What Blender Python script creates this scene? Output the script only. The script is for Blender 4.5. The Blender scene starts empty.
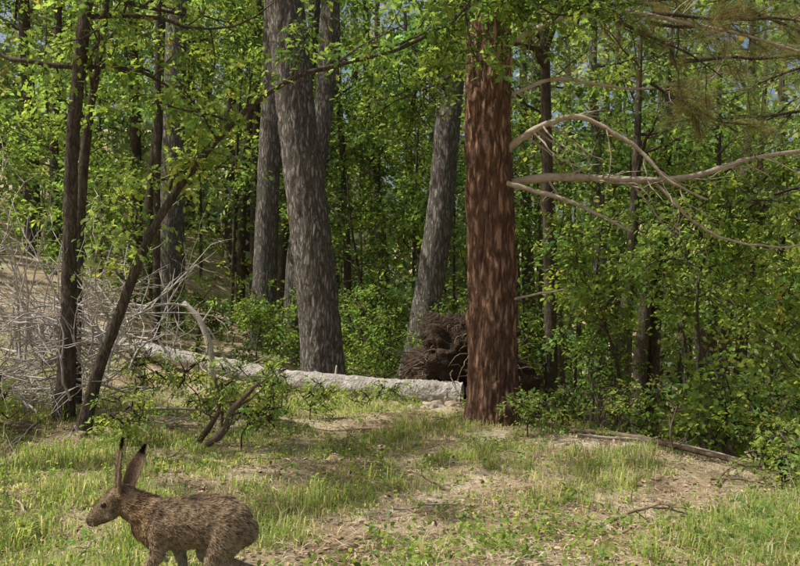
import bpy, math, random, bmesh
import numpy as np
from mathutils import Vector, noise
rng=np.random.default_rng(11); random.seed(5)
S=bpy.context.scene
COL=S.collection
# ---------------------------------------------------------------- terrain
def ss(t,a,b):
    t=np.clip((t-a)/(b-a),0,1); return t*t*(3-2*t)
def sp(t,k=2.0): return np.logaddexp(0,np.asarray(t)*k)/k
def H(x,y):
    x=np.asarray(x,float); y=np.asarray(y,float)
    b=-0.04*np.clip(y-2,0,9)
    l=0.17*sp(-x-1.2)*ss(y,2,9)+0.14*sp(y-11,1)*ss(-x,0.5,6)
    l=7*np.tanh(l/7)
    t=.947*(x-1.4)+.322*(y-7)
    d=-3.2*np.tanh(0.42*sp(t,2.5)/3.2)
    r=np.hypot(x,y-8)
    far=14*np.tanh(0.3*sp(r-34,.4)/14)
    n=.03*np.sin(1.7*x+.9*y)+.025*np.sin(2.9*y-1.3*x+1)+.012*np.sin(6.1*x+2.3*y)+.012*np.sin(5.3*y-3.7*x+2)+.006*np.sin(13*x+9*y)
    n=n-.035*np.exp(-((x+.65)**2+(y-2.5)**2)/.6)
    return b+l+d+far+n
def Hs(x,y): return float(H(x,y))

# ---------------------------------------------------------------- materials
def newmat(name):
    m=bpy.data.materials.new(name); m.use_nodes=True
    nt=m.node_tree; nt.nodes.clear()
    out=nt.nodes.new('ShaderNodeOutputMaterial')
    return m,nt,out
def leaf_mat(name,tr=.45):
    m,nt,out=newmat(name); N=nt.nodes; K=nt.links
    a=N.new('ShaderNodeAttribute'); a.attribute_name='Col'
    p=N.new('ShaderNodeBsdfDiffuse')
    t=N.new('ShaderNodeBsdfTranslucent')
    mx=N.new('ShaderNodeMix'); mx.data_type='RGBA'; mx.blend_type='MULTIPLY'; mx.inputs[0].default_value=1
    mx.inputs[7].default_value=(2.3,2.25,1.2,1)
    s=N.new('ShaderNodeMixShader'); s.inputs[0].default_value=tr
    K.new(a.outputs['Color'],p.inputs['Color']); K.new(a.outputs['Color'],mx.inputs[6])
    K.new(mx.outputs[2],t.inputs['Color']); K.new(p.outputs[0],s.inputs[1]); K.new(t.outputs[0],s.inputs[2])
    K.new(s.outputs[0],out.inputs[0])
    return m
def bark_mat(name,plate,plate2,crev,scale=16,zs=.3,bump=.6,dist=.02,warp=.16,edge=.16,crevmix=.75):
    m,nt,out=newmat(name); N=nt.nodes; K=nt.links
    tc=N.new('ShaderNodeTexCoord'); mp=N.new('ShaderNodeMapping'); mp.inputs['Scale'].default_value=(1,1,zs)
    K.new(tc.outputs['Object'],mp.inputs[0])
    n0=N.new('ShaderNodeTexNoise'); n0.inputs['Scale'].default_value=11; n0.inputs['Detail'].default_value=8; n0.inputs['Roughness'].default_value=.65
    K.new(mp.outputs[0],n0.inputs['Vector'])
    ad=N.new('ShaderNodeVectorMath'); ad.operation='MULTIPLY_ADD'; ad.inputs[1].default_value=(warp,warp,warp)
    K.new(n0.outputs['Color'],ad.inputs[0]); K.new(mp.outputs[0],ad.inputs[2])
    v=N.new('ShaderNodeTexVoronoi'); v.feature='DISTANCE_TO_EDGE'; v.inputs['Scale'].default_value=scale
    K.new(ad.outputs[0],v.inputs['Vector'])
    r=N.new('ShaderNodeValToRGB'); r.color_ramp.elements[0].position=.02; r.color_ramp.elements[1].position=edge
    r.color_ramp.elements[0].color=(0,0,0,1); K.new(v.outputs['Distance'],r.inputs[0])
    n1=N.new('ShaderNodeTexNoise'); n1.inputs['Scale'].default_value=40; n1.inputs['Detail'].default_value=10; n1.inputs['Roughness'].default_value=.75
    K.new(mp.outputs[0],n1.inputs['Vector'])
    n2=N.new('ShaderNodeTexNoise'); n2.inputs['Scale'].default_value=3; n2.inputs['Detail'].default_value=6
    K.new(tc.outputs['Object'],n2.inputs['Vector'])
    c1=N.new('ShaderNodeMix'); c1.data_type='RGBA'; c1.inputs[6].default_value=(*plate,1); c1.inputs[7].default_value=(*plate2,1)
    r2=N.new('ShaderNodeValToRGB'); r2.color_ramp.elements[0].position=.38; r2.color_ramp.elements[1].position=.64
    am=N.new('ShaderNodeMath'); am.operation='ADD'; hm=N.new('ShaderNodeMath'); hm.operation='MULTIPLY'; hm.inputs[1].default_value=.5
    K.new(n1.outputs['Fac'],am.inputs[0]); K.new(n2.outputs['Fac'],am.inputs[1]); K.new(am.outputs[0],hm.inputs[0]); K.new(hm.outputs[0],r2.inputs[0])
    K.new(r2.outputs[0],c1.inputs[0])
    cm=N.new('ShaderNodeMath'); cm.operation='MULTIPLY_ADD'; cm.inputs[1].default_value=crevmix; cm.inputs[2].default_value=1-crevmix
    K.new(r.outputs[0],cm.inputs[0])
    nn=N.new('ShaderNodeMath'); nn.operation='MULTIPLY_ADD'; nn.inputs[1].default_value=1.2; nn.inputs[2].default_value=-.5; K.new(n1.outputs['Fac'],nn.inputs[0])
    aa=N.new('ShaderNodeMath'); aa.operation='ADD'; aa.use_clamp=True; K.new(cm.outputs[0],aa.inputs[0]); K.new(nn.outputs[0],aa.inputs[1])
    c2=N.new('ShaderNodeMix'); c2.data_type='RGBA'; c2.inputs[6].default_value=(*crev,1)
    K.new(aa.outputs[0],c2.inputs[0]); K.new(c1.outputs[2],c2.inputs[7])
    p=N.new('ShaderNodeBsdfPrincipled'); p.inputs['Roughness'].default_value=.9; p.inputs['Specular IOR Level'].default_value=.15
    K.new(c2.outputs[2],p.inputs['Base Color'])
    hh=N.new('ShaderNodeMath'); hh.operation='MULTIPLY_ADD'; hh.inputs[1].default_value=.8
    K.new(n1.outputs['Fac'],hh.inputs[0]); K.new(r.outputs[0],hh.inputs[2])
    b=N.new('ShaderNodeBump'); b.inputs['Strength'].default_value=bump; b.inputs['Distance'].default_value=dist
    K.new(hh.outputs[0],b.inputs['Height']); K.new(b.outputs[0],p.inputs['Normal'])
    K.new(p.outputs[0],out.inputs[0]); return m
def noise_mat(name,cols,scale=8,bump=.5,dist=.02,rough=.95,detail=8):
    m,nt,out=newmat(name); N=nt.nodes; K=nt.links
    tc=N.new('ShaderNodeTexCoord'); n=N.new('ShaderNodeTexNoise'); n.inputs['Scale'].default_value=scale; n.inputs['Detail'].default_value=detail; n.inputs['Roughness'].default_value=.65
    K.new(tc.outputs['Object'],n.inputs['Vector'])
    r=N.new('ShaderNodeValToRGB'); e=r.color_ramp.elements
    e[0].position=.3; e[0].color=(*cols[0],1); e[1].position=.7; e[1].color=(*cols[-1],1)
    for i,c in enumerate(cols[1:-1]):
        q=e.new(.3+.4*(i+1)/(len(cols)-1)); q.color=(*c,1)
    K.new(n.outputs['Fac'],r.inputs[0])
    p=N.new('ShaderNodeBsdfPrincipled'); p.inputs['Roughness'].default_value=rough; p.inputs['Specular IOR Level'].default_value=.15
    K.new(r.outputs[0],p.inputs['Base Color'])
    n2=N.new('ShaderNodeTexNoise'); n2.inputs['Scale'].default_value=scale*4; n2.inputs['Detail'].default_value=8
    K.new(tc.outputs['Object'],n2.inputs['Vector'])
    b=N.new('ShaderNodeBump'); b.inputs['Strength'].default_value=bump; b.inputs['Distance'].default_value=dist
    K.new(n2.outputs['Fac'],b.inputs['Height']); K.new(b.outputs[0],p.inputs['Normal'])
    K.new(p.outputs[0],out.inputs[0]); return m
def attr_mat(name):
    m,nt,out=newmat(name); N=nt.nodes; K=nt.links
    a=N.new('ShaderNodeAttribute'); a.attribute_name='Col'
    p=N.new('ShaderNodeBsdfDiffuse'); K.new(a.outputs['Color'],p.inputs['Color']); K.new(p.outputs[0],out.inputs[0]); return m

M_LEAF=leaf_mat('oak_leaf',.5); M_GRASS=leaf_mat('grass_blade',.45); M_NEEDLE=leaf_mat('pine_needle',.25)
M_FAR=leaf_mat('distant_leaf',.45)
M_LITTER=attr_mat('dry_litter')
M_RED=bark_mat('red_pine_bark',(.28,.15,.092),(.43,.27,.18),(.07,.036,.024),20,.2,1,.03,.13,.26,.9)
M_GREY=bark_mat('grey_pine_bark',(.22,.192,.16),(.36,.33,.285),(.06,.05,.04),26,.24,1,.02,.15,.24,.8)
M_DARK=bark_mat('dark_oak_bark',(.075,.06,.045),(.15,.12,.09),(.03,.022,.015),40,.25,.7,.008)
M_LOG=noise_mat('weathered_log_bark',[(.14,.12,.10),(.30,.275,.24),(.39,.36,.32),(.57,.54,.49)],10,1,.03)
M_DEAD=noise_mat('dead_wood',[(.26,.23,.20),(.44,.40,.35),(.54,.50,.45)],14,.4,.01)
M_PALE=noise_mat('pale_dead_branch',[(.22,.17,.12),(.40,.33,.25),(.50,.43,.35)],14,.6,.01)
M_DEADDK=noise_mat('dark_dead_wood',[(.06,.045,.03),(.14,.10,.07),(.22,.16,.11)],14,.4,.01)
M_SOIL=noise_mat('root_soil',[(.025,.018,.012),(.05,.034,.022),(.09,.06,.04)],9,1,.05)
M_STONE=noise_mat('stone',[(.22,.15,.11),(.34,.27,.21),(.42,.37,.32)],9,.6,.02)

def ground_mat():
    m,nt,out=newmat('forest_floor'); N=nt.nodes; K=nt.links
    tc=N.new('ShaderNodeTexCoord')
    def nz(s,d=8,r=.6):
        n=N.new('ShaderNodeTexNoise'); n.inputs['Scale'].default_value=s; n.inputs['Detail'].default_value=d; n.inputs['Roughness'].default_value=r
        K.new(tc.outputs['Object'],n.inputs['Vector']); return n
    a=nz(1.9,7); f=nz(35,10,.75); g=nz(.9,6); 
    r=N.new('ShaderNodeValToRGB'); e=r.color_ramp.elements
    e[0].position=.38; e[0].color=(.11,.07,.042,1); e[1].position=.61; e[1].color=(.64,.54,.39,1)
    q=e.new(.49); q.color=(.38,.285,.18,1)
    mm=N.new('ShaderNodeMath'); mm.operation='MULTIPLY_ADD'; mm.inputs[1].default_value=.6
    m2=N.new('ShaderNodeMath'); m2.operation='MULTIPLY'; m2.inputs[1].default_value=.4
    K.new(f.outputs['Fac'],m2.inputs[0]); K.new(a.outputs['Fac'],mm.inputs[0]); K.new(m2.outputs[0],mm.inputs[2]); K.new(mm.outputs[0],r.inputs[0])
    rg=N.new('ShaderNodeValToRGB'); rg.color_ramp.elements[0].position=.46; rg.color_ramp.elements[1].position=.6
    K.new(g.outputs['Fac'],rg.inputs[0])
    mk=N.new('ShaderNodeMath'); mk.operation='MULTIPLY'; mk.inputs[1].default_value=.35; K.new(rg.outputs[0],mk.inputs[0])
    c=N.new('ShaderNodeMix'); c.data_type='RGBA'; c.inputs[7].default_value=(.18,.19,.07,1)
    K.new(mk.outputs[0],c.inputs[0]); K.new(r.outputs[0],c.inputs[6])
    p=N.new('ShaderNodeBsdfPrincipled'); p.inputs['Roughness'].default_value=.95; p.inputs['Specular IOR Level'].default_value=.1
    K.new(c.outputs[2],p.inputs['Base Color'])
    b=N.new('ShaderNodeBump'); b.inputs['Strength'].default_value=.9; b.inputs['Distance'].default_value=.03
    K.new(f.outputs['Fac'],b.inputs['Height']); K.new(b.outputs[0],p.inputs['Normal'])
    K.new(p.outputs[0],out.inputs[0]); return m

# ---------------------------------------------------------------- mesh helpers
def obj(name,me,mat=None,parent=None,smooth=False):
    if mat: me.materials.append(mat)
    if smooth: me.shade_smooth()
    o=bpy.data.objects.new(name,me); COL.objects.link(o)
    if parent: o.parent=parent
    return o
def empty(name,loc=(0,0,0)):
    e=bpy.data.objects.new(name,None); e.empty_display_size=.2; COL.objects.link(e); return e
def mesh_np(name,V,F,cols=None):
    me=bpy.data.meshes.new(name); n=len(V); m,k=F.shape
    me.vertices.add(n); me.vertices.foreach_set('co',np.ascontiguousarray(V,dtype=np.float32).ravel())
    me.loops.add(m*k); me.loops.foreach_set('vertex_index',np.ascontiguousarray(F,dtype=np.int32).ravel())
    me.polygons.add(m); me.polygons.foreach_set('loop_start',np.arange(0,m*k,k,dtype=np.int32))
    me.update(calc_edges=True)
    if cols is not None:
        a=me.attributes.new('Col','FLOAT_COLOR','POINT')
        c=np.ones((n,4),np.float32); c[:,:3]=cols; a.data.foreach_set('color',c.ravel())
    return me
def nrm(a): return a/np.maximum(np.linalg.norm(a,axis=-1,keepdims=True),1e-9)
def catmull(P,n):
    P=np.asarray(P,float); out=[]
    Q=np.vstack([2*P[0]-P[1],P,2*P[-1]-P[-2]])
    for i in range(len(P)-1):
        p0,p1,p2,p3=Q[i],Q[i+1],Q[i+2],Q[i+3]
        for t in np.linspace(0,1,n,endpoint=False):
            out.append(.5*((2*p1)+(-p0+p2)*t+(2*p0-5*p1+4*p2-p3)*t*t+(-p0+3*p1-3*p2+p3)*t**3))
    out.append(P[-1]); return np.array(out)
class Tubes:
    def __init__(s): s.V=[];s.F=[];s.C=[];s.n=0
    def add(s,P,R,sides=6,disp=None):
        P=np.asarray(P,float); R=np.broadcast_to(np.asarray(R,float),(len(P),)) if np.ndim(R)==0 else np.asarray(R,float)
        T=nrm(np.gradient(P,axis=0))
        ref=np.array([0,0,1.]) if abs(T[:,2]).mean()<.75 else np.array([1.,0,0])
        U=nrm(np.cross(T,ref)); W=np.cross(T,U)
        a=np.linspace(0,2*np.pi,sides,endpoint=False)
        D=U[:,None,:]*np.cos(a)[None,:,None]+W[:,None,:]*np.sin(a)[None,:,None]
        rr=np.repeat(R[:,None],sides,1)
        if disp is not None: rr=rr+disp(P,D,rr)
        V=P[:,None,:]+D*rr[:,:,None]
        n=len(P); i=np.arange(n-1)[:,None]*sides; j=np.arange(sides)[None,:]; j2=(j+1)%sides
        F=np.stack([i+j,i+j2,i+sides+j2,i+sides+j],-1).reshape(-1,4)+s.n
        n0=s.n
        s.V.append(V.reshape(-1,3)); s.F.append(F); s.n+=n*sides
        for k,c in ((0,P[0]),(n-1,P[-1])):
            s.V.append(c[None,:]); ci=s.n; s.n+=1
            base=n0+k*sides; jj=np.arange(sides)
            s.C.append(np.stack([np.full(sides,ci),base+jj,base+(jj+1)%sides],-1))
    def build(s,name,mat,parent=None,smooth=True):
        V=np.vstack(s.V); F=np.vstack(s.F); C=np.vstack(s.C)
        me=bpy.data.meshes.new(name); n=len(V); m=len(F); c=len(C)
        me.vertices.add(n); me.vertices.foreach_set('co',V.astype(np.float32).ravel())
        me.loops.add(m*4+c*3); me.loops.foreach_set('vertex_index',np.concatenate([F.ravel(),C.ravel()]).astype(np.int32))
        me.polygons.add(m+c); me.polygons.foreach_set('loop_start',np.concatenate([np.arange(m)*4,m*4+np.arange(c)*3]).astype(np.int32))
        me.update(calc_edges=True)
        return obj(name,me,mat,parent,smooth)
DIAMOND=np.array([[0,0,0],[.45,.5,.12],[1,0,-.05],[.45,-.5,.12]])
SERR=np.array([[0,0,0],[.25,.36,.06],[.62,.42,.06],[1,0,-.06],[.62,-.42,.06],[.25,-.36,.06]])
OAK=np.array([[0,0.03,0],[.16,.22,.05],[.28,.12,.03],[.42,.42,.08],[.56,.2,.04],[.7,.46,.05],[.82,.2,.0],[1,0,-.06],[.82,-.2,.0],[.7,-.46,.05],[.56,-.2,.04],[.42,-.42,.08],[.28,-.12,.03],[.16,-.22,.05]])
def leaves(P,D,Nn,L,W,T):
    D=nrm(D); Sd=nrm(np.cross(Nn,D)); N2=np.cross(D,Sd)
    V=P[:,None,:]+L[:,None,None]*(T[None,:,0,None]*D[:,None,:]+T[None,:,1,None]*W*Sd[:,None,:]+T[None,:,2,None]*N2[:,None,:])
    k=len(T); n=len(P)
    return V.reshape(-1,3),np.arange(n*k).reshape(n,k)
class Foliage:
    def __init__(s,T=DIAMOND): s.T=T;s.V=[];s.C=[]
    def spray(s,C,size,n,L,col,tilt=.45,flat=.16,width=.62,var=.2,ntw=6):
        C=np.asarray(C,float).reshape(-1,3); m=len(C)
        size=np.broadcast_to(size,(m,))
        pn=nrm(np.array([0,0,1.])+rng.normal(0,tilt,(m,3)))
        u=nrm(np.cross(pn,rng.normal(size=(m,3)))); v=np.cross(pn,u)
        tw=rng.uniform(0,2*np.pi,(m,ntw)); tl=rng.uniform(.55,1.15,(m,ntw))
        ci=np.repeat(np.arange(m),n); k=rng.integers(0,ntw,m*n)
        r=rng.uniform(.08,1,m*n)**.7*tl[ci,k]*size[ci]; th=tw[ci,k]+rng.normal(0,.22,m*n)
        dirv=u[ci]*np.cos(th)[:,None]+v[ci]*np.sin(th)[:,None]
        P=C[ci]+dirv*r[:,None]+pn[ci]*rng.normal(0,flat,m*n)[:,None]*size[ci][:,None]
        P[:,2]-=.35*r*r/size[ci]
        D=dirv+rng.normal(0,.55,(m*n,3)); D[:,2]-=.25
        Nn=pn[ci]+rng.normal(0,.45,(m*n,3))
        Ls=L*rng.uniform(.6,1.25,m*n)
        V,_=leaves(P,D,Nn,Ls,width,s.T)
        col=np.asarray(col,float)
        if col.ndim==1: col=np.repeat(col[None],m,0)
        br=np.exp(rng.normal(0,.2,(m,1))); hue=rng.normal(0,.10,(m,1))
        cc=col*br*np.concatenate([1+hue,np.ones((m,1)),1-hue],1)
        c=cc[ci]*np.exp(rng.normal(0,var,(m*n,1)))
        yl=rng.random(m*n)<.008; c[yl]=np.array([.22,.18,.05])
        s.V.append(V); s.C.append(np.repeat(np.clip(c,.004,.36),len(s.T),0))
    def build(s,name,mat,parent=None):
        V=np.vstack(s.V); C=np.vstack(s.C); k=len(s.T)
        return obj(name,mesh_np(name,V,np.arange(len(V)).reshape(-1,k),C),mat,parent)
def wander(p,d,L,n=7,bend=.25,up=0.0):
    p=np.array(p,float); d=nrm(np.array(d,float)); out=[p.copy()]
    for i in range(n):
        d=nrm(d+rng.normal(0,bend,3)*.6+np.array([0,0,up])); p=p+d*L/n; out.append(p.copy())
    return np.array(out)
G1=(.13,.195,.055); G2=(.105,.16,.05); G3=(.165,.235,.065); G4=(.07,.112,.04); BG=(.20,.27,.08); YG=(.225,.295,.09)

def bark_disp(amp,fr,zs,flare=0,seed=0):
    def f(P,D,rr):
        out=np.zeros(rr.shape); Q=P[:,None,:]+D*rr[:,:,None]
        for i in range(Q.shape[0]):
            for j in range(Q.shape[1]):
                q=Q[i,j]; v=Vector((q[0]*fr+seed,q[1]*fr,q[2]*fr*zs))
                w=noise.noise_vector(v*.9)*.9+noise.noise_vector(v*2.3)*.45
                ds,_=noise.voronoi(v+w)
                e=min(1,(ds[1]-ds[0])*2.6)
                out[i,j]=amp*(e-.5)+amp*.8*noise.noise(v*2.1)+amp*1.5*noise.noise(Vector((q[0]*2,q[1]*2,q[2]*.7+seed)))
        if flare:
            z=P[:,2]-P[0,2]; a=np.arctan2(D[:,:,1],D[:,:,0])
            out+=flare*np.exp(-z/.22)[:,None]*(1+.45*np.sin(3*a+seed)+.25*np.sin(5*a))
        return out
    return f
def make_tree(name,pts,rad,bark,limb=None,sides=14,rows=8,disp=None,leafT=DIAMOND,leafmat=None):
    par=empty(name)
    P=catmull(pts,rows); ti=np.linspace(0,1,len(rad)); R=np.interp(np.linspace(0,1,len(P)),ti,rad)
    t=Tubes(); t.add(P,R,sides,disp); t.build('trunk',bark,par)
    if limb:
        tb=Tubes(); fo=Foliage(leafT)
        g=limb; zz=P[:,2]
        for i in range(g['n']):
            z=rng.uniform(g['z0'],g['z1']); k=int(np.argmin(abs(zz-z)))
            a=i*2.4+rng.uniform(-.5,.5)
            L=g['len']*rng.uniform(.6,1.15)*(1-.35*(z-g['z0'])/max(.1,g['z1']-g['z0']))
            bp=wander(P[k],(math.cos(a),math.sin(a),g.get('up',.35)),L,8,.28,g.get('lift',.02))
            r0=min(R[k]*.5,.012+.018*L); tb.add(bp,np.linspace(r0,.004,len(bp)),6)
            ns=g['sprays']; idx=rng.integers(2,9,ns); c=bp[idx]+rng.normal(0,.22*g['size']/.4,(ns,3))
            cols=np.array(g['cols'])[rng.integers(0,len(g['cols']),ns)]
            fo.spray(c,g['size']*rng.uniform(.6,1.2,ns),g['nl'],g['L'],cols,tilt=g.get('tilt',.45),flat=g.get('flat',.16))
            for q in range(ns):
                b0=bp[max(0,idx[q]-1)]; mid=(b0+c[q])/2+rng.normal(0,.04,3)
                tb.add(np.array([b0,mid,c[q]]),[.007,.005,.0025],4)
        tb.build('branches',bark,par); fo.build('leaves',leafmat or M_LEAF,par)
    return par

# ---------------------------------------------------------------- ground
n=340
u=np.linspace(-1,1,n); gx=np.sinh(u*4.6)/np.sinh(4.6)*110; gy=6+np.sinh(u*4.6)/np.sinh(4.6)*110
X,Y=np.meshgrid(gx,gy); Z=H(X,Y)
idx=np.arange(n*n).reshape(n,n)
F=np.stack([idx[:-1,:-1],idx[:-1,1:],idx[1:,1:],idx[1:,:-1]],-1).reshape(-1,4)
obj('ground',mesh_np('ground',np.stack([X,Y,Z],-1).reshape(-1,3),F),ground_mat(),None,True)

# ---------------------------------------------------------------- main red pine
def path_r(P,r0,r1,n=5): 
    Q=catmull(P,n); return Q,np.linspace(r0,r1,len(Q))
main=empty('pine_tree')
P=catmull([(.76,6.5,-.32),(.755,6.5,.1),(.745,6.5,1),(.73,6.5,2),(.715,6.5,3.2),(.70,6.5,5),(.66,6.5,8.5)],40)
R=np.interp(P[:,2],[-.3,.1,2,3.5,8.5],[.205,.194,.182,.172,.09])
t=Tubes(); t.add(P,R,120,bark_disp(.018,11,.22,.05,3)); t.build('trunk',M_RED,main)
br=Tubes()
def limbs_detail(T,P,r0,r1,ntw=6,tl=.5,down=0):
    Q,R=path_r(P,r0,r1,6); Q=Q+np.cumsum(rng.normal(0,.0045,Q.shape),axis=0); R=R*rng.uniform(.88,1.15,len(R)); T.add(Q,R,8)
    for i in range(ntw):
        k=rng.integers(3,len(Q)-1); d=nrm(Q[k]-Q[k-1])+rng.normal(0,.7,3); d[2]-=down
        w=wander(Q[k],d,tl*rng.uniform(.3,1.1),7,.35,-.03*down); T.add(w,np.linspace(max(.003,R[k]*.4),.0018,len(w)),5)
        if rng.random()<.7:
            w2=wander(w[4],nrm(w[4]-w[3])+rng.normal(0,.6,3),tl*.4,5,.3); T.add(w2,np.linspace(.003,.0013,len(w2)),4)
limbs_detail(br,[(.85,6.45,1.75),(1.25,6.42,1.80),(1.63,6.4,1.80),(2.11,6.35,1.77),(2.5,6.35,1.84),(2.76,6.4,1.925),(3.3,6.4,1.99),(3.9,6.4,1.9)],.036,.011,18,.7,.3)
limbs_detail(br,[(.85,6.42,2.0),(1.0,6.36,2.12),(1.18,6.32,2.21),(1.46,6.3,2.24),(1.83,6.25,2.03),(2.11,6.2,1.76),(2.44,6.2,1.58)],.032,.008,15,.6,.8)
limbs_detail(br,[(.85,6.35,1.74),(1.3,6.2,1.58),(1.79,6.1,1.33)],.022,.008,3,.3,.3)
limbs_detail(br,[(.85,6.4,.82),(1.18,6.3,.89),(1.34,6.3,.92)],.012,.004,2,.2)
limbs_detail(br,[(2.0,6.36,1.77),(2.3,6.3,1.42),(2.6,6.25,1.24),(3.0,6.2,1.2),(3.4,6.2,1.28)],.014,.005,8,.45,.4)
limbs_detail(br,[(.85,6.5,2.45),(1.3,6.6,2.62),(2.0,6.7,2.55),(2.9,6.7,2.75)],.018,.005,8,.6,.3)
limbs_detail(br,[(.85,6.5,2.9),(1.5,6.2,3.05),(2.3,6.0,2.85),(3.2,5.9,2.55)],.026,.007,8,.6,.6)
br.build('dead_branches',M_PALE,main)
def needle_tufts(C,D,n=34,L=.11,cols=((.08,.11,.04),(.12,.11,.05),(.11,.13,.05))):
    m=len(C); ci=np.repeat(np.arange(m),n)
    d=nrm(np.asarray(D))[ci]*rng.uniform(.1,1,m*n)[:,None]+rng.normal(0,.55,(m*n,3))
    P=C[ci]+nrm(np.asarray(D))[ci]*rng.uniform(-.05,.03,m*n)[:,None]
    T=np.array([[0,.5,0],[1,0,0],[0,-.5,0]])
    V,Fx=leaves(P,d,rng.normal(size=(m*n,3)),L*rng.uniform(.6,1.15,m*n),.03,T)
    cc=np.array(cols)[rng.integers(0,len(cols),m)][ci]*np.exp(rng.normal(0,.25,(m*n,1)))
    return V,np.repeat(cc,3,0)
class Needles:
    def __init__(s): s.V=[];s.C=[];s.t=Tubes()
    def bough(s,p,d,L,ntw=16,cols=None,up=-.02,tl=.5,nn=22):
        w=wander(p,d,L,9,.15,up); s.t.add(w,np.linspace(.006+.01*L,.004,len(w)),6)
        C=[];Dd=[]
        for i in range(ntw):
            k=rng.integers(2,9); dd=nrm(w[k]-w[k-1])+rng.normal(0,.6,3); ww=wander(w[k],dd,tl*rng.uniform(.4,1),6,.25,-.02)
            s.t.add(ww,np.linspace(.005,.002,len(ww)),4)
            for j in range(2,7):
                for q in range(2):
                    C.append(ww[j]+rng.normal(0,.025,3)); Dd.append(ww[j]-ww[j-1])
        kw={} if cols is None else {'cols':cols}
        V,c=needle_tufts(np.array(C),np.array(Dd),nn,.10,**kw); s.V.append(V);s.C.append(c)
    def build(s,par):
        s.t.build('crown_branches',M_DARK,par)
        V=np.vstack(s.V);C=np.vstack(s.C); obj('needles',mesh_np('needles',V,np.arange(len(V)).reshape(-1,3),C),M_NEEDLE,par)
BR=((.22,.16,.08),(.17,.17,.07),(.15,.19,.07))
GN=((.18,.235,.095),(.21,.265,.11),(.16,.205,.085),(.22,.215,.095))
nd=Needles()
for z,a in ((6.4,4.2),(7.4,3.1),(8.2,.8)):
    nd.bough((.7,6.5,z),(math.cos(a),math.sin(a),.1),1.6,14,None)
for p_,d_,L_ in [((1.9,6.1,3.0),(1,-.25,-.2),1.3),((1.2,6.2,3.1),(.8,-.5,-.15),1.4),((2.3,6.5,2.75),(1,0,.05),1.3),((2.6,6.0,3.0),(.8,.1,-.3),1.1),((2.2,7.2,3.3),(1,.1,-.1),1.5),((1.6,7.0,3.4),(1,.3,-.05),1.5),((2.0,6.4,2.55),(.8,0,-.35),.8)]:
    nd.bough(p_,d_,L_,15,BR)
nd.build(main)
def needle_pine(x,y,h,rad,z0,nb,L,cols=GN):
    par=empty('pine_tree'); g=Hs(x,y); P=catmull([(x,y,g-.2),(x+.05,y,g+h*.4),(x-.05,y,g+h*.7),(x,y,g+h)],10)
    t=Tubes(); t.add(P,np.linspace(rad,rad*.3,len(P)),20,bark_disp(.008,12,.3,.02,x)); t.build('trunk',M_GREY,par)
    nd=Needles()
    for i in range(nb):
        z=g+z0+(h-z0)*i/nb; a=i*2.4+rng.uniform(-.4,.4); nd.bough((x,y,z),(math.cos(a),math.sin(a),-.05),L*(1-.5*i/nb),18,cols,-.03,.65,20)
    nd.build(par)
needle_pine(4.4,8.2,6.8,.12,3.2,14,1.9)
needle_pine(6.6,10.5,8.5,.14,3.4,14,2.3)
needle_pine(2.9,11.8,8,.12,4.0,12,1.9)

# ---------------------------------------------------------------- grey pines
crown=dict(n=6,z0=5.8,z1=9,len=1.7,sprays=5,size=.5,nl=38,L=.09,cols=[G1,G2,G4],up=.3)
make_tree('pine_tree',[(-.84,9,-.4),(-.88,9,.08),(-.99,9,1.32),(-1.15,9,2.67),(-1.29,9,4.13),(-1.5,9,6.2),(-1.6,9,9)],[.245,.232,.222,.212,.2,.16,.08],M_GREY,crown,80,28,bark_disp(.015,13,.24,.05,8))
make_tree('pine_tree',[(.2,11,-.4),(.27,11,.1),(.44,11,1.13),(.58,11,2.23),(.69,11,3.6),(.80,11,4.8),(.95,11,9)],[.22,.2,.19,.18,.17,.16,.08],M_GREY,crown,48,16,bark_disp(.013,13,.24,.04,18))
make_tree('pine_tree',[(-1.6,12,-.5),(-1.52,12,1.4),(-1.22,12,3),(-1.05,12,5),(-1,12,9)],[.17,.16,.15,.13,.07],M_GREY,crown,28,14,bark_disp(.01,11,.35,.03,5))
make_tree('pine_tree',[(-2.15,12.4,-.3),(-2.05,12.4,2.2),(-1.95,12.4,5.2),(-1.9,12.4,9)],[.2,.17,.15,.07],M_GREY,crown,28,16,bark_disp(.01,11,.35,.03,15))
make_tree('pine_tree',[(-3.7,13,-.2),(-3.7,13,2.3),(-3.64,13,5.06),(-3.6,13,9)],[.22,.19,.17,.08],M_GREY,crown,28,16,bark_disp(.01,11,.35,.03,25))

# ---------------------------------------------------------------- thin oaks on the left
lo=dict(n=9,z0=2.3,z1=4.8,len=1.4,sprays=5,size=.32,nl=40,L=.06,cols=[G1,G2,G3],up=.15)
make_tree('oak_tree',[(-2.31,5.5,.0),(-2.28,5.5,.66),(-2.27,5.5,1.18),(-2.255,5.5,1.87),(-2.2,5.5,2.48),(-2.14,5.5,3.03),(-2.0,5.5,4.4),(-1.9,5.4,5.4)],[.06,.052,.048,.046,.043,.04,.03,.015],M_DARK,lo,20,14,bark_disp(.006,26,.3,.02,4),OAK)
make_tree('oak_tree',[(-2.45,6,.05),(-2.42,6,1),(-2.36,6,1.95),(-2.265,6,2.62),(-2.2,6,3.1),(-2.1,6.1,4.9)],[.045,.037,.034,.03,.027,.012],M_DARK,lo,16,12,bark_disp(.004,22,.3,.02,9),OAK)
lean=empty('leaning_oak_tree')
t=Tubes(); LP=catmull([(-2.06,5.2,.0),(-1.95,5.2,.417),(-1.79,5.2,.84),(-1.625,5.2,1.26),(-1.40,5.2,1.62),(-1.07,5.2,2.01),(-.715,5.2,2.27),(-.39,5.2,2.37),(.065,5.2,2.5),(.5,5.1,2.75)],9)
LR=np.interp(np.linspace(0,1,len(LP)),[0,.4,.7,1],[.040,.028,.016,.006]); t.add(LP,LR,14,bark_disp(.004,22,.3,.01,2))
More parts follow.
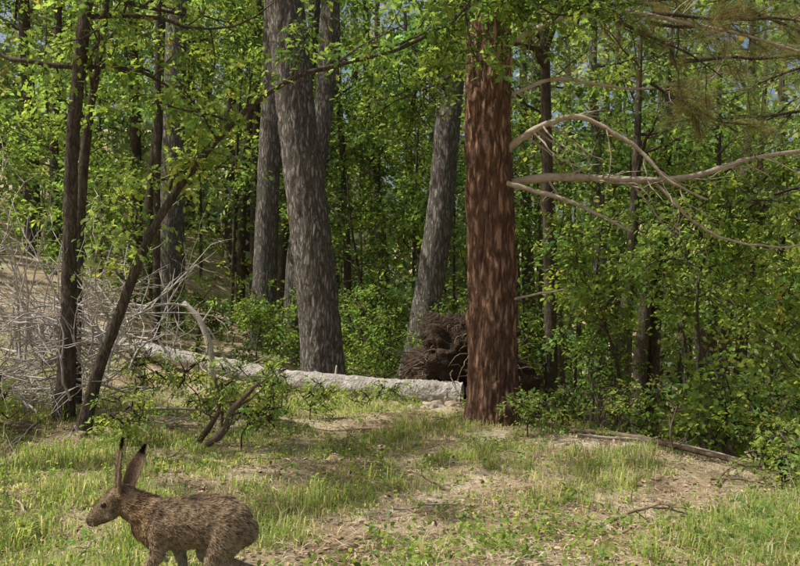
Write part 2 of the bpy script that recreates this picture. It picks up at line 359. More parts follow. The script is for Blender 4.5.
lf=Foliage(OAK)
def leafy_twigs(T,Fo,p,d,L,ns,size,nl,LL,cols,up=0):
    w=wander(p,d,L,7,.25,up); T.add(w,np.linspace(.009,.003,len(w)),5)
    idx=rng.integers(2,8,ns); c=w[idx]+rng.normal(0,size*.5,(ns,3))
    Fo.spray(c,size*rng.uniform(.6,1.15,ns),nl,LL,np.array(cols)[rng.integers(0,len(cols),ns)])
    for q in range(ns): T.add(np.array([w[max(0,idx[q]-1)],(w[idx[q]]+c[q])/2,c[q]]),[.004,.003,.002],4)
for (x,z,dx,dz,L,ns,cl) in [(-1.50,1.55,.1,.5,.45,8,[YG,BG]),(-1.55,1.62,.6,.3,.35,7,[YG,BG]),(-1.62,1.3,-.8,.5,.45,7,[YG,BG]),(-1.40,1.65,.9,.15,.4,4,[BG,G3]),(-1.2,1.9,-.5,.8,.5,6,[G3,G1]),(-1.0,2.08,.3,.8,.5,6,[G1,G3]),(-.7,2.28,.2,.9,.5,6,[G1,G2]),(-.4,2.38,.5,.6,.5,5,[G1,G2]),(0,2.5,.8,.3,.5,5,[G1,G2]),(-1.75,.95,-.9,.6,.4,3,[YG]),(-1.1,2.0,-.9,.3,.6,6,[G3,BG])]:
    leafy_twigs(t,lf,(x,5.2,z),(dx,rng.uniform(-.5,.3),dz),L,ns,.17,30,.055,cl)
t.build('trunk_and_limb',M_DARK,lean); lf.build('leaves',M_LEAF,lean)

oh=empty('overhanging_oak_tree'); t=Tubes(); lf=Foliage(OAK)
TP=catmull([(1.75,9.2,-.9),(1.7,9.1,1.2),(1.6,8.8,3.2),(1.5,8.4,5.0),(1.45,8,6.4)],8); t.add(TP,np.linspace(.08,.03,len(TP)),14)
for P0 in ([(1.6,8.8,3.3),(1.0,7.4,3.5),(.5,6.0,3.1),(.3,5.2,2.75)],[(1.55,8.6,4.0),(1.3,6.8,3.9),(.8,5.6,3.3),(.35,5.0,2.6)],[(1.6,8.8,3.6),(.5,8,4.2),(-.3,6.8,3.8),(-.8,5.8,3.2)],[(1.6,8.8,3.5),(1.6,7.2,3.8),(1.35,5.9,3.2),(1.2,5.4,2.7)],[(1.6,8.8,3.5),(.9,8,3.4),(.2,7.5,3.2),(-.3,7,3.0)],[(1.6,8.8,3.5),(.9,7.8,3.3),(.3,7.2,2.9),(.1,6.8,2.55)],[(1.6,8.8,4.0),(2.6,8.0,3.9),(3.4,7.2,3.5),(4.0,6.6,3.1)]):
    Q=catmull(P0,7); t.add(Q,np.linspace(.03,.006,len(Q)),7)
    for k in range(9,len(Q)):
        leafy_twigs(t,lf,Q[k],(rng.normal(0,.8),rng.normal(0,.5),rng.normal(-.15,.4)),.5,5,.19,28,.06,[G1,G2,G3,G4])
t.build('trunk_and_limbs',M_DARK,oh); lf.build('leaves',M_LEAF,oh)

# ---------------------------------------------------------------- understory saplings
def sapling(name,x,y,h,spread,n,cols,size=.34,nl=44,L=.06,T=DIAMOND,z0=.25,lean=.15,r=.022,sprays=6,mat=None):
    g=Hs(x,y); a,b=rng.normal(0,lean,2)
    pts=[(x,y,g-.1),(x+a*.3,y+b*.3,g+h*.35),(x+a*.8+rng.normal(0,.08),y+b*.8,g+h*.7),(x+a*1.3,y+b*1.3,g+h)]
    return make_tree(name,pts,[r*1.3,r,r*.7,r*.25],M_DARK,dict(n=n,z0=g+h*z0,z1=g+h*.98,len=spread,sprays=sprays,size=size,nl=nl,L=L,cols=cols,up=.35,lift=.03),8,6,None,T,mat)
MID=[G1,G2,G3,G3,G4]
for (x,y,h,z0) in [(-6.2,10.5,3.6,.15),(-5.2,12.5,4.6,.15),(-4.4,10.8,3.4,.15),(-7.5,13.5,5,.2),(-3.0,14.2,5,.2),(-5.8,15.5,6,.2),(-1.7,14.5,4.6,.15),(-.5,12.8,3.2,.15),(-.3,15.5,5.4,.15),(1.2,13.5,4.6,.2),(1.1,16.5,6,.2),(2.2,12.3,4.8,.45),(3.2,14.2,5.6,.4),(4.4,12.4,5.4,.45),(5.6,14.5,6.4,.3),(6.8,12.5,6,.4),(-2.6,17.5,6,.2),(-8.8,16.5,6,.2),(3.8,17.5,7,.2),(7.5,16.5,7.5,.2),(2.9,10.4,4.6,.5),(4.6,9.6,4.4,.45),(-7.2,18,6,.2),(-4.6,18.5,6.5,.2),(5.8,18.5,8,.2),(-.9,18.5,6,.2),(.2,14.2,5.5,.3)]:
    sapling('oak_sapling',x,y,h,1.25+.08*h,11,MID,.42,40,.09,DIAMOND,z0,r=.03)
for (x,y,h) in [(-.2,10.2,.8),(-.9,10.8,.8),(-1.9,10.6,.8),(-2.9,11.3,1.0),(.9,10,1.0),(-4.3,12.2,1.1),(1.5,9.3,1.3),(.2,12.5,1.4),(-1.5,11.6,1.0),(2.0,8.4,1.2)]:
    sapling('understory_shrub',x,y,h,.6,9,[G1,G2,G3],.26,36,.055,DIAMOND,.05,r=.012)
for (x,y,h,c,z0) in [(2.7,7.4,2.5,[BG,G3],.55),(3.5,7.6,2.9,[YG,BG],.5),(4.3,7.0,2.9,[YG,BG],.4),(3.3,6.3,1.6,[G3,BG],.3),(2.3,8.2,2.3,[G3,G1],.55),(3.2,9.0,3.4,[G3,G1],.5),(5.2,8.6,3.8,[G3,BG],.4),(3.7,5.6,1.3,[BG,G3],.2),(2.45,6.3,.8,[G1,G3],.2),(4.0,6.3,2.2,[YG,BG],.45)]:
    sapling('oak_shrub',x,y,h,.8,10,c,.27,38,.06,SERR,z0,r=.018,sprays=6)
for (x,y,h,ln) in [(2.95,10,5.5,.3),(3.15,10.1,5.5,.2),(3.65,9.5,5,.1),(2.2,11,6,-.2),(4.5,10.8,6,.3),(2.55,9.2,5,.15)]:
    g=Hs(x,y); make_tree('oak_tree',[(x,y,g-.1),(x+ln*.3,y,g+h*.3),(x+ln,y,g+h*.6),(x+ln*1.5,y,g+h)],[.10,.08,.055,.02],M_DARK,dict(n=6,z0=g+h*.55,z1=g+h,len=1.5,sprays=4,size=.42,nl=42,L=.08,cols=MID),12,8)
for (x,y,r) in [(-4.6,14.5,.09),(-3.2,16,.08),(-2.75,15,.07),(-2.4,16,.09),(-6.5,15,.08),(-.3,17,.12),(1.5,15,.1),(2.6,16,.13),(-5.6,17,.12),(4.2,15.5,.12),(5.2,13,.1),(6.5,17,.12),(-7.8,17,.14),(.6,18.5,.12),(-3.5,11.5,.05),(-1.0,15.5,.07)]:
    g=Hs(x,y); a=rng.normal(0,.3); make_tree('oak_tree',[(x,y,g-.2),(x+a*.2,y,g+2.5),(x+a,y,g+5.5),(x+a*1.2,y,g+8.8)],[r*1.2,r,r*.8,r*.3],M_DARK,dict(n=7,z0=g+4,z1=g+8.6,len=2.1,sprays=5,size=.6,nl=40,L=.12,cols=MID),12,8)
# oaks outside the view on the left that dapple the clearing
for (x,y,h) in [(-4.7,4.0,5.4),(-4.2,.6,4.6)]:
    g=Hs(x,y); make_tree('oak_tree',[(x,y,g-.2),(x-.1,y,g+2.5),(x-.1,y,g+4.5),(x+.2,y,g+h+1)],[.16,.13,.1,.04],M_DARK,dict(n=10,z0=g+3.4,z1=g+h+1,len=2.7,sprays=3,size=.34,nl=100,L=.085,cols=MID,up=.15,flat=.1),14,8)

# distant forest (one mass)
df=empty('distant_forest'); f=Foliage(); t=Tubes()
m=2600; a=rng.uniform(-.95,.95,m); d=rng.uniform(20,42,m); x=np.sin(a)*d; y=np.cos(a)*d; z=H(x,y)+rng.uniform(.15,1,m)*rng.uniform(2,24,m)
f.spray(np.stack([x,y,z],-1),1.35,44,.34,np.array([(.24,.30,.17),(.20,.255,.15),(.27,.33,.18),(.16,.21,.12)])[rng.integers(0,4,m)],flat=.25)  # leaf greens paled so that aerial haze is painted into the colour
for i in range(90):
    a=rng.uniform(-.9,.9); d=rng.uniform(19,40); x=math.sin(a)*d; y=math.cos(a)*d; g=Hs(x,y); l=rng.normal(0,.5)
    t.add(np.array([(x,y,g-.3),(x+l*.3,y,g+4),(x+l,y,g+8),(x+l,y,g+16)]),[.22,.17,.13,.05],8)
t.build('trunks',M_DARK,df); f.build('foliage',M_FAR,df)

# ---------------------------------------------------------------- fallen log and root plate
log=empty('fallen_log'); t=Tubes()
LPt=[(.62,8.0,-.18),(0,8.15,-.15),(-1.08,8.5,-.09),(-2.32,9.2,.05),(-3.75,9.9,.26),(-5.1,10.6,.47),(-6.3,11.2,.65)]
Q=catmull(LPt,26); t.add(Q,np.interp(np.linspace(0,1,len(Q)),[0,.3,.6,1],[.135,.115,.085,.06]),40,bark_disp(.016,9,1,0,7)); t.build('trunk',M_LOG,log)
t=Tubes()
for k,(dx,dz,L,r) in {20:(-.1,1,.16,.03),44:(.3,.8,.22,.022),70:(-.3,1,.6,.018),85:(-.5,.7,.8,.018),100:(.2,1,.7,.018),118:(-.4,1,.9,.016),132:(-.7,.6,1,.016)}.items():
    w=wander(Q[k],(dx,-.4,dz),L,6,.2,.03); t.add(w,np.linspace(r,r*.35,len(w)),7)
t.build('branch_stubs',M_DEAD,log)
root=empty('uprooted_root_plate')
def blob(name,c,s,mat,parent,amp=.18,fr=3.5,sub=5,seed=0,smooth=True):
    bm=bmesh.new(); bmesh.ops.create_icosphere(bm,subdivisions=sub,radius=1)
    for v in bm.verts:
        q=v.co.copy(); k=1+amp*noise.fractal(q*fr*.5+Vector((seed,0,0)),1,2,5)*1.6
        v.co=Vector((c[0]+q.x*s[0]*k,c[1]+q.y*s[1]*k,c[2]+q.z*s[2]*k))
    me=bpy.data.meshes.new(name); bm.to_mesh(me); bm.free(); return obj(name,me,mat,parent,smooth)
blob('soil_mass',(.70,8.55,.03),(.56,.40,.48),M_SOIL,root,.4,4,6,2)
t=Tubes()
for i in range(170):
    a=rng.uniform(0,2*math.pi); e=rng.uniform(-.2,1.4); d=np.array([math.cos(a)*math.cos(e),math.sin(a)*math.cos(e)-.3,math.sin(e)])
    w=wander(np.array([.70,8.5,.03])+d*np.array([.46,.34,.38]),d+rng.normal(0,.6,3),rng.uniform(.12,.5),7,.5,-.08); r=rng.uniform(.003,.012); t.add(w,np.linspace(r,.002,len(w)),5)
t.build('roots',M_DEADDK,root)

# ---------------------------------------------------------------- brush pile
t=Tubes()
for i in range(290):
    o=np.array([rng.normal(-2.75,.5),rng.normal(6.1,.45),0]); o[2]=Hs(o[0],o[1])+abs(rng.normal(.22,.32))
    if i<120: o=np.array([-2.25+rng.normal(0,.25),5.8+rng.normal(0,.25),rng.uniform(.2,.8)])
    d=(rng.normal(-.55,.7),rng.normal(0,.5),rng.normal(.3,.45))
    w=wander(o,d,rng.uniform(.4,1.3),10,.28,-.05); w[:,2]=np.maximum(w[:,2],H(w[:,0],w[:,1])+.01)
    r=rng.uniform(.003,.010); t.add(w,np.linspace(r,.0015,len(w)),5)
    for q in range(3):
        k=rng.integers(3,9); w2=wander(w[k],nrm(w[k]-w[k-1])+rng.normal(0,.6,3),.3,5,.3); t.add(w2,np.linspace(r*.5,.001,len(w2)),4)
for i in range(36):
    w=wander((-3.0+rng.normal(0,.3),5.9+rng.normal(0,.3),.4),(rng.normal(-.15,.3),0,1),rng.uniform(.9,1.7),10,.22,-.12); t.add(w,np.linspace(.010,.0015,len(w)),5)
    for q in range(5):
        k=rng.integers(3,10); w2=wander(w[k],rng.normal(0,1,3),.35,5,.3); t.add(w2,np.linspace(.004,.001,len(w2)),4)
t.build('brush_pile',M_DEAD,None)
t=Tubes(); t.add(catmull([(-1.76,7.5,-.1),(-1.78,7.5,.32),(-1.875,7.5,.60),(-2.03,7.5,.77)],6),np.linspace(.035,.02,19),10,bark_disp(.004,20,.3)); w=wander((-1.86,7.5,.55),(.3,0,1),.2,4); t.add(w,np.linspace(.014,.005,len(w)),6)
t.build('broken_snag',M_DEAD,None)
def ground_branch(name,pts,r0,r1,mat,ntw=6,tl=.3):
    t=Tubes(); P=np.array([(x,y,Hs(x,y)+dz) for x,y,dz in pts]); limbs_detail(t,P,r0,r1,ntw,tl); t.build(name,mat,None)
ground_branch('dead_branch',[(-1.3,5.0,-.03),(-1.12,5.0,.12),(-1.0,5.0,.3),(-.86,5.0,.43)],.03,.01,M_DEADDK,7,.3)
ground_branch('dead_branch',[(-1.35,5.3,.0),(-1.2,5.2,.22),(-1.22,5.2,.45)],.022,.008,M_DEADDK,6,.25)
ground_branch('dead_branch',[(-1.9,5.6,.05),(-1.5,5.7,.12),(-1.15,5.8,.12),(-.8,6.0,.05)],.011,.004,M_PALE,8,.35)
ground_branch('dead_branch',[(1.35,6.3,.04),(1.65,5.7,.05),(1.95,5.2,.04),(2.35,4.75,.05),(2.8,4.5,.05)],.022,.008,M_DEADDK,8,.4)
ground_branch('dead_branch',[(.9,3.45,.02),(1.1,3.5,.05),(1.3,3.45,.03)],.008,.003,M_DEADDK,4,.15)
ground_branch('dead_branch',[(1.7,5.0,.02),(1.68,4.98,.16),(1.72,4.95,.3)],.008,.004,M_DEADDK,3,.15)
ground_branch('dead_branch',[(1.2,5.4,.03),(1.9,5.5,.08),(2.4,5.1,.06)],.014,.006,M_PALE,6,.3)
for i in range(24):
    x=rng.uniform(-2.5,2.2); y=rng.uniform(3,7.5); a=rng.uniform(0,6.3); L=rng.uniform(.15,.6)
    ground_branch('fallen_twig',[(x,y,.015),(x+math.cos(a)*L*.5,y+math.sin(a)*L*.5,.04),(x+math.cos(a)*L,y+math.sin(a)*L,.015)],.006,.002,random.choice([M_PALE,M_DEADDK,M_DEADDK]),2,.12)
for (x,y,s) in [(.12,7.4,.09),(.3,7.3,.12),(.48,7.35,.08),(-.3,7.2,.05),(1.5,5.2,.07),(.1,5.6,.04),(1.9,4.6,.05)]:
    blob('stone',(x,y,Hs(x,y)+s*.1),(s,s*.8,s*.42),M_STONE,None,.3,3,3,x*9)

# ---------------------------------------------------------------- grass, herbs, litter
def pmask(x,y): return .5+.22*np.sin(2.3*x+1.1*y+.5)+.22*np.sin(3.1*y-2.2*x+2)+.2*np.sin(6*x-4*y)+.15*np.sin(9*y+5*x+1)
def bare(x,y):
    b=np.exp(-((y-(6.1-.62*x))/.42)**2)*ss(x,-1.2,-.2)+.8*np.exp(-((x-.75)**2/.5+(y-4.1)**2/.22))+.8*np.exp(-((x+.3)**2/.3+(y-5.0)**2/.18))+.6*np.exp(-((x-.5)**2/.35+(y-3.0)**2/.1))+.4*np.exp(-((x-1.4)**2/.3+(y-3.6)**2/.12))
    return np.clip(b,0,1)
def scatter(n,y0=1.6,y1=9,pad=.6):
    y=y0+(y1-y0)*rng.random(n)**1.25; x=rng.uniform(-1,1,n)*(y*.52+pad); return x,y
tx,ty=scatter(11000); k=(pmask(tx,ty)+.08*(tx<-.3)-.36*bare(tx,ty)+rng.normal(0,.22,len(tx)))>.56; tx,ty=tx[k],ty[k]
nb_=24; ci=np.repeat(np.arange(len(tx)),nb_); m=len(ci)
rad=rng.uniform(.015,.07,len(tx)); hgt=rng.uniform(.02,.075,len(tx))*(1+.9*(pmask(tx,ty)-.6)); hgt=hgt*np.where(rng.random(len(tx))<.10,1.9,1)
bx=tx[ci]+rng.normal(0,1,m)*rad[ci]; by=ty[ci]+rng.normal(0,1,m)*rad[ci]; bz=H(bx,by)-.003
a=rng.uniform(0,2*np.pi,m); ln=hgt[ci]*rng.uniform(.5,1.3,m); ou=rng.uniform(.25,1.2,m)
D=np.stack([np.cos(a),np.sin(a),np.zeros(m)],-1); Sd=np.stack([-np.sin(a),np.cos(a),np.zeros(m)],-1)
wd=rng.uniform(.0012,.0030,m)[:,None]
base=np.stack([bx,by,bz],-1); up=np.array([0,0,1.])
mid=base+D*(ln*ou*.25)[:,None]+up*(ln*.6)[:,None]; tip=base+D*(ln*ou*.9)[:,None]+up*(ln*(1.05-.5*ou))[:,None]
V=np.stack([base-Sd*wd,base+Sd*wd,mid+Sd*wd*.8,mid-Sd*wd*.8,tip+Sd*wd*.12,tip-Sd*wd*.12],1).reshape(-1,3)
o6=np.arange(m)[:,None]*6; F=np.concatenate([o6+np.array([0,1,2,3]),o6+np.array([3,2,4,5])],0)
dry=rng.random(m)<(.18+.3*(rng.random(len(tx))<.35))[ci]
c=np.array([.195,.265,.08])*np.exp(rng.normal(0,.25,(m,1)))*np.exp(rng.normal(0,.2,(len(tx),1)))[ci]; c[dry]=np.array([.46,.40,.26])*np.exp(rng.normal(0,.15,(dry.sum(),1)))
c=np.clip(c,0,.5)
obj('grass',mesh_np('grass',V,F,np.repeat(c,6,0)),M_GRASS)
lx,ly=scatter(60000,1.6,9); m=len(lx); P=np.stack([lx,ly,H(lx,ly)+rng.uniform(.002,.014,m)],-1)
a=rng.uniform(0,2*np.pi,m); D=np.stack([np.cos(a),np.sin(a),rng.normal(0,.15,m)],-1)
V,_=leaves(P,D,np.array([0,0,1.])+rng.normal(0,.2,(m,3)),rng.uniform(.03,.10,m),.03,DIAMOND)
c=np.array([[.52,.43,.29],[.34,.24,.14],[.60,.52,.37],[.18,.115,.07]])[rng.integers(0,4,m)]*np.exp(rng.normal(0,.15,(m,1)))
obj('needle_litter',mesh_np('needle_litter',V,np.arange(m*4).reshape(m,4),np.repeat(c,4,0)),M_LITTER)
lx,ly=scatter(26000,1.6,11,1); m=len(lx); P=np.stack([lx,ly,H(lx,ly)+rng.uniform(.001,.012,m)],-1)
D=rng.normal(0,1,(m,3))*np.array([1,1,.2])
V,_=leaves(P,D,np.array([0,0,1.])+rng.normal(0,.35,(m,3)),rng.uniform(.012,.036,m),.6,SERR)
c=np.array([[.36,.26,.155],[.24,.155,.09],[.42,.32,.2],[.15,.10,.06]])[rng.integers(0,4,m)]*np.exp(rng.normal(0,.15,(m,1)))
obj('leaf_litter',mesh_np('leaf_litter',V,np.arange(m*6).reshape(m,6),np.repeat(c,6,0)),M_LITTER)
f=Foliage(SERR); hx,hy=scatter(2700,2.2,8.5,.5); k=(pmask(hx+1,hy)-.3*bare(hx,hy)+rng.normal(0,.25,len(hx)))>.56; hx,hy=hx[k],hy[k]
f.spray(np.stack([hx,hy,H(hx,hy)+rng.uniform(.02,.07,len(hx))],-1),rng.uniform(.04,.11,len(hx)),20,.024,np.array([(.18,.26,.07),(.15,.21,.06),(.21,.28,.085)])[rng.integers(0,3,len(hx))],tilt=.3,flat=.35)
f.build('herbs',M_LEAF)
for (x,y,h) in [(-1.25,5.7,.38),(-1.0,6.1,.4),(-.75,6.6,.32),(-1.55,6.2,.45),(-2.0,6.0,.4),(-.3,7.5,.25),(-1.0,5.1,.3),(.95,5.9,.22),(1.3,6.4,.3),(-1.7,5.0,.28),(-3.0,5.6,.35),(1.9,5.9,.4),(2.3,5.2,.35),(2.6,4.9,.4),(-2.7,5.2,.3),(2.5,5.6,.6),(3.0,5.2,.6),(-1.4,6.6,.45),(-1.1,6.9,.4),(2.1,4.4,.25),(2.4,4.5,.3)]:
    sapling('oak_seedling',x,y,h,.22,6,[YG,BG],.1,26,.035,OAK,.2,lean=.03,r=.005,sprays=4)

# ---------------------------------------------------------------- hare
hare=empty('hare')
gz=Hs(-.65,2.5); DZ=gz+.004
sph=[]
def chain(st,step=.3):
    st=np.array(st,float)
    for i in range(len(st)-1):
        A,B=st[i],st[i+1]; L=np.linalg.norm(B[:3]-A[:3]); k=max(2,int(L/(min(A[3],B[3])*step)))
        for q in np.linspace(0,1,k,endpoint=False): sph.append(A+(B-A)*q)
    sph.append(st[-1])
chain([(-.80,2.5,.208,.038,.054),(-.765,2.5,.205,.054,.078),(-.70,2.5,.208,.061,.080),(-.62,2.5,.216,.066,.082),(-.545,2.5,.212,.070,.086),(-.51,2.5,.200,.062,.076),(-.49,2.5,.188,.045,.05)],.2)
chain([(-.765,2.5,.232,.048,.062),(-.81,2.5,.250,.042,.056),(-.858,2.5,.275,.037,.046)])
HZ=.008
chain([(-.858,2.5,.282+HZ,.035,.040),(-.885,2.5,.270+HZ,.038,.045),(-.912,2.5,.249+HZ,.035,.040),(-.940,2.5,.227+HZ,.027,.031),(-.960,2.5,.213+HZ,.020,.024)],.25)
chain([(-.895,2.480,.238+HZ,.018,.022),(-.925,2.487,.223+HZ,.016,.018)]); chain([(-.895,2.520,.238+HZ,.018,.022),(-.925,2.513,.223+HZ,.016,.018)])
chain([(-.474,2.5,.200,.016,.022),(-.46,2.5,.186,.014,.02)])
# legs: staggered mid-stride
for s,dx in ((-1,-.02),(1,.075)):
    y=2.5+s*.042
    chain([(-.745,y,.185,.024,.05),(-.735+dx*.4,y,.13,.022,.030),(-.765+dx,y,.07,.014,.018),(-.775+dx,y,.02,.013,.013),(-.80+dx,y,.008,.014,.010)])
for s,dx in ((-1,.03),(1,-.07)):
    y=2.5+s*.05; e=-dx
    chain([(-.53,y,.190,.028,.078),(-.56,y,.145,.028,.055),(-.59-e*.5,y,.105,.024,.034),(-.535-e*.8,y,.088,.020,.026),(-.47-e,y,.072,.014,.017),(-.495-e,y,.02,.013,.014),(-.55-e,y,.008,.015,.010),(-.58-e,y,.007,.014,.009)])
sph=np.array(sph)
bm=bmesh.new()
bmesh.ops.create_uvsphere(bm,u_segments=14,v_segments=10,radius=1)
bv=np.array([v.co[:] for v in bm.verts]); tri=[[v.index for v in f_.verts] for f_ in bm.faces]; bm.free()
VV=[];FF=[]
for i,s_ in enumerate(sph):
    rx=min(s_[3],s_[4])*1.0 if s_[4]<.06 else s_[4]*.6
    VV.append(bv*np.array([rx,s_[3],s_[4]])+s_[:3]+np.array([0,0,DZ])); FF+= [[k+i*len(bv) for k in f_] for f_ in tri]
me=bpy.data.meshes.new('body'); me.from_pydata(np.vstack(VV).tolist(),[],FF); me.update()
tmp=obj('tmp',me); md=tmp.modifiers.new('r','REMESH'); md.mode='VOXEL'; md.voxel_size=.0045
sm=tmp.modifiers.new('s','SMOOTH'); sm.factor=.5; sm.iterations=7
dg=bpy.context.evaluated_depsgraph_get(); body=bpy.data.meshes.new_from_object(tmp.evaluated_get(dg)); bpy.data.objects.remove(tmp)
body.name='body'
nv=len(body.vertices); co=np.empty(nv*3,np.float32); body.vertices.foreach_get('co',co); co=co.reshape(-1,3)
def fur_base(p):
    x=p[:,0]; z=p[:,2]-DZ
    top=np.array([.38,.28,.175]); side=np.array([.53,.40,.26]); belly=np.array([.66,.58,.46]); neck=np.array([.56,.36,.19]); leg=np.array([.52,.37,.215])
    w=ss(z,.13,.26)[:,None]; c=side*(1-w)+top*w
    wb=(ss(-z,-.155,-.12)*(x>-.77)*(x<-.47)*(np.abs(p[:,1]-2.5)<.05))[:,None]; c=c*(1-wb)+belly*wb
    wl=ss(-z,-.12,-.08)[:,None]*(1-wb); c=c*(1-wl)+leg*wl
    wn=(np.exp(-((x+.81)/.035)**2)*ss(z,.12,.2))[:,None]*.8; c=c*(1-wn)+neck*wn
    wc=(np.exp(-((x+.905)**2+(z-.243)**2)/.018**2))[:,None]*.5; c=c*(1-wc)+np.array([.54,.45,.34])*wc
    nose_=(np.exp(-((x+.978)**2+(z-.216)**2)/.012**2))[:,None]; c=c*(1-nose_)+np.array([.04,.03,.025])*nose_
    return c
a_=body.attributes.new('Col','FLOAT_COLOR','POINT'); cc=np.ones((nv,4),np.float32); cc[:,:3]=fur_base(co)*.6; a_.data.foreach_set('color',cc.ravel())
body.materials.clear(); M_FUR=attr_mat('hare_fur')
bo=obj('body',body,M_FUR,hare,True)
body.calc_loop_triangles(); nt_=len(body.loop_triangles); ti=np.empty(nt_*3,np.int32); body.loop_triangles.foreach_get('vertices',ti); ti=ti.reshape(-1,3)
A,B,Cc=co[ti[:,0]],co[ti[:,1]],co[ti[:,2]]; cr=np.cross(B-A,Cc-A); ar=np.linalg.norm(cr,axis=1); 
m=110000; pk=rng.choice(nt_,m,p=ar/ar.sum()); u1=rng.random(m); v1=rng.random(m); k=u1+v1>1; u1[k]=1-u1[k]; v1[k]=1-v1[k]
P=A[pk]+(B-A)[pk]*u1[:,None]+(Cc-A)[pk]*v1[:,None]; Nn=nrm(cr[pk])
z=P[:,2]-DZ; flow=np.tile(np.array([1.,0,-.35]),(m,1)); flow[z<.13]=np.array([.25,0,-1]); flow[P[:,0]<-.86]=np.array([.9,0,.35])
flow=flow-(flow*Nn).sum(1)[:,None]*Nn; flow=nrm(flow+1e-4)
clump=np.array([noise.noise(Vector(p*70)) for p in P])*1.5
Dh=flow+Nn*(.38+.2*clump)[:,None]+rng.normal(0,.16,(m,3))
Lh=np.full(m,.014); Lh[z<.13]=.010; Lh[z<.06]=.006; hd=P[:,0]<-.84; Lh[hd]=.006; Lh[P[:,0]<-.93]=.004; Lh*=rng.uniform(.6,1.2,m)
T3=np.array([[0,.5,0],[1,0,0],[0,-.5,0]])
ok=~((np.hypot(P[:,0]+.914,z-.274)<.0105)&(np.abs(P[:,1]-2.5)>.015))
P,Dh,Lh,Nn,clump=P[ok],Dh[ok],Lh[ok],Nn[ok],clump[ok]; m=len(P)
Dn=nrm(Dh); Sd=nrm(np.cross(Nn,Dn)+rng.normal(0,.3,(m,3)))
V=np.stack([P+Sd*.0008,P+Dn*Lh[:,None],P-Sd*.0008],1).reshape(-1,3)
c=fur_base(P); q=rng.random(m)
pt=np.array([noise.noise(Vector(p*55))+.6*noise.noise(Vector(p*120)) for p in P]); bk=ss(P[:,2]-DZ,.16,.28)
mult=np.where(q<.24-.4*pt,.22,np.where(q<.6,.95,1.5)); mult=mult*(1+.2*clump)*(1+.55*pt*bk); c=np.clip(c*mult[:,None],0,.8)
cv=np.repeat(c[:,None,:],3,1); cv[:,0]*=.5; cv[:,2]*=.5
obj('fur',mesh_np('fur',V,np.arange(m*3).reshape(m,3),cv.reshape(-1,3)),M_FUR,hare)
def ear(name,base,d,L,W,face,cup=1.0):
    d=np.array(d,float);d/=np.linalg.norm(d); face=np.array(face,float); face-=d*face.dot(d); face/=np.linalg.norm(face); side=np.cross(d,face)
    nu,nv_=26,13; V=[];C=[]
    for i in range(nu):
        u_=i/(nu-1); w=W*(.42+.58*math.sin(math.pi*min(1,u_*.80+.2)))*(1-max(0,u_-.62)**2/.38**2*.86) if u_<1 else W*.08
        cu=1.35*(1-u_*.62)*cup
        for j in range(nv_):
            s_=(j/(nv_-1)-.5)*2; a=s_*cu*1.2
            p=np.array(base)+d*L*u_+side*w*.5*math.sin(a)/math.sin(min(1.57,cu*1.2))-face*w*.42*(math.cos(a)-1)+face*(-.02*u_*u_)
            V.append(p); tip=ss(u_,.74,.86); edge=abs(s_)**3
            inn=np.array([.32,.23,.16])*(1-edge)+np.array([.48,.37,.25])*edge
            C.append(inn*(1-tip)+np.array([.02,.016,.014])*tip)
    I=np.arange(nu*nv_).reshape(nu,nv_); F=np.stack([I[:-1,:-1],I[:-1,1:],I[1:,1:],I[1:,:-1]],-1).reshape(-1,4)
    me=mesh_np(name,np.array(V),F,np.array(C)*.75); o=obj(name,me,M_EAR,hare,True); sd=o.modifiers.new('t','SOLIDIFY'); sd.thickness=.003; sd.offset=0
    Va=np.array(V); Ca=np.array(C); k=rng.integers(0,len(Va),5200); P=Va[k]+rng.normal(0,.0022,(5200,3)); D=d+rng.normal(0,.35,(5200,3))
    VV,_=leaves(P,D,rng.normal(size=(5200,3)),rng.uniform(.003,.008,5200),.17,T3); cc=Ca[k]*rng.choice([.35,.8,1.1],5200)[:,None]
    obj(name+'_fur',mesh_np(name+'_fur',VV,np.arange(len(VV)).reshape(-1,3),np.repeat(cc,3,0)),M_EAR,hare)
M_EAR=leaf_mat('hare_ear',.12)
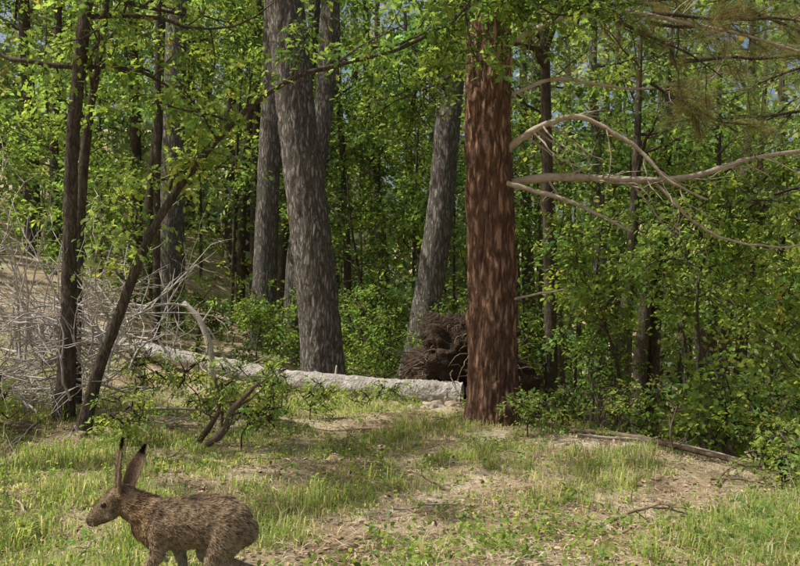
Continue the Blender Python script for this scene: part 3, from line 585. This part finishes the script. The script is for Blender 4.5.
ear('ear_near',(-.864,2.483,.312+DZ),(-.09,-.05,1),.160,.042,(-.75,-.5,0),1.0)
ear('ear_far',(-.852,2.512,.310+DZ),(.27,.06,1),.140,.05,(-.3,-.95,0),.8)
M_EYE,nt,out=newmat('hare_eye'); p=nt.nodes.new('ShaderNodeBsdfPrincipled'); p.inputs['Base Color'].default_value=(.02,.011,.006,1); p.inputs['Roughness'].default_value=.08; nt.links.new(p.outputs[0],out.inputs[0])
for s in (-1,1):
    blob('eye',(-.914,2.5+s*.0335,.274+DZ),(.0092,.006,.0084),M_EYE,hare,0,1,3)
t=Tubes()
for s in (-1,1):
    for i in range(6):
        w=wander((-.955,2.5+s*.014,.220+DZ+rng.normal(0,.003)),(-.3+rng.normal(0,.3),s*1.0,-.1+rng.normal(0,.25)),.05,5,.08,-.03); t.add(w,np.linspace(.0004,.0002,len(w)),3)
t.build('whiskers',M_DEAD,hare)

# ---------------------------------------------------------------- light, world, camera
sd=Vector((-.90,-.10,0)).normalized(); el=math.radians(58); sunv=Vector((sd.x*math.cos(el),sd.y*math.cos(el),math.sin(el)))
w=bpy.data.worlds.new('World'); S.world=w; w.use_nodes=True; nt=w.node_tree
bg=nt.nodes['Background']; sk=nt.nodes.new('ShaderNodeTexSky'); sk.sky_type='NISHITA'; sk.sun_disc=False; sk.dust_density=6.0
sk.sun_elevation=el; sk.sun_rotation=math.atan2(sunv.x,sunv.y); nt.links.new(sk.outputs[0],bg.inputs[0]); bg.inputs[1].default_value=.13
sun=bpy.data.lights.new('sun','SUN'); sun.energy=5; sun.angle=math.radians(.5); sun.color=(1,.97,.89)
so=bpy.data.objects.new('sun',sun); COL.objects.link(so); so.rotation_euler=sunv.to_track_quat('Z','Y').to_euler()
cam=bpy.data.cameras.new('camera'); cam.lens=36; cam.sensor_width=36; cam.clip_end=400; cam.clip_start=.05
co_=bpy.data.objects.new('camera',cam); COL.objects.link(co_); co_.location=(0,0,.95); co_.rotation_euler=(math.radians(90),0,0); S.camera=co_
S.view_settings.view_transform='Standard'; S.view_settings.look='None'; S.view_settings.exposure=0
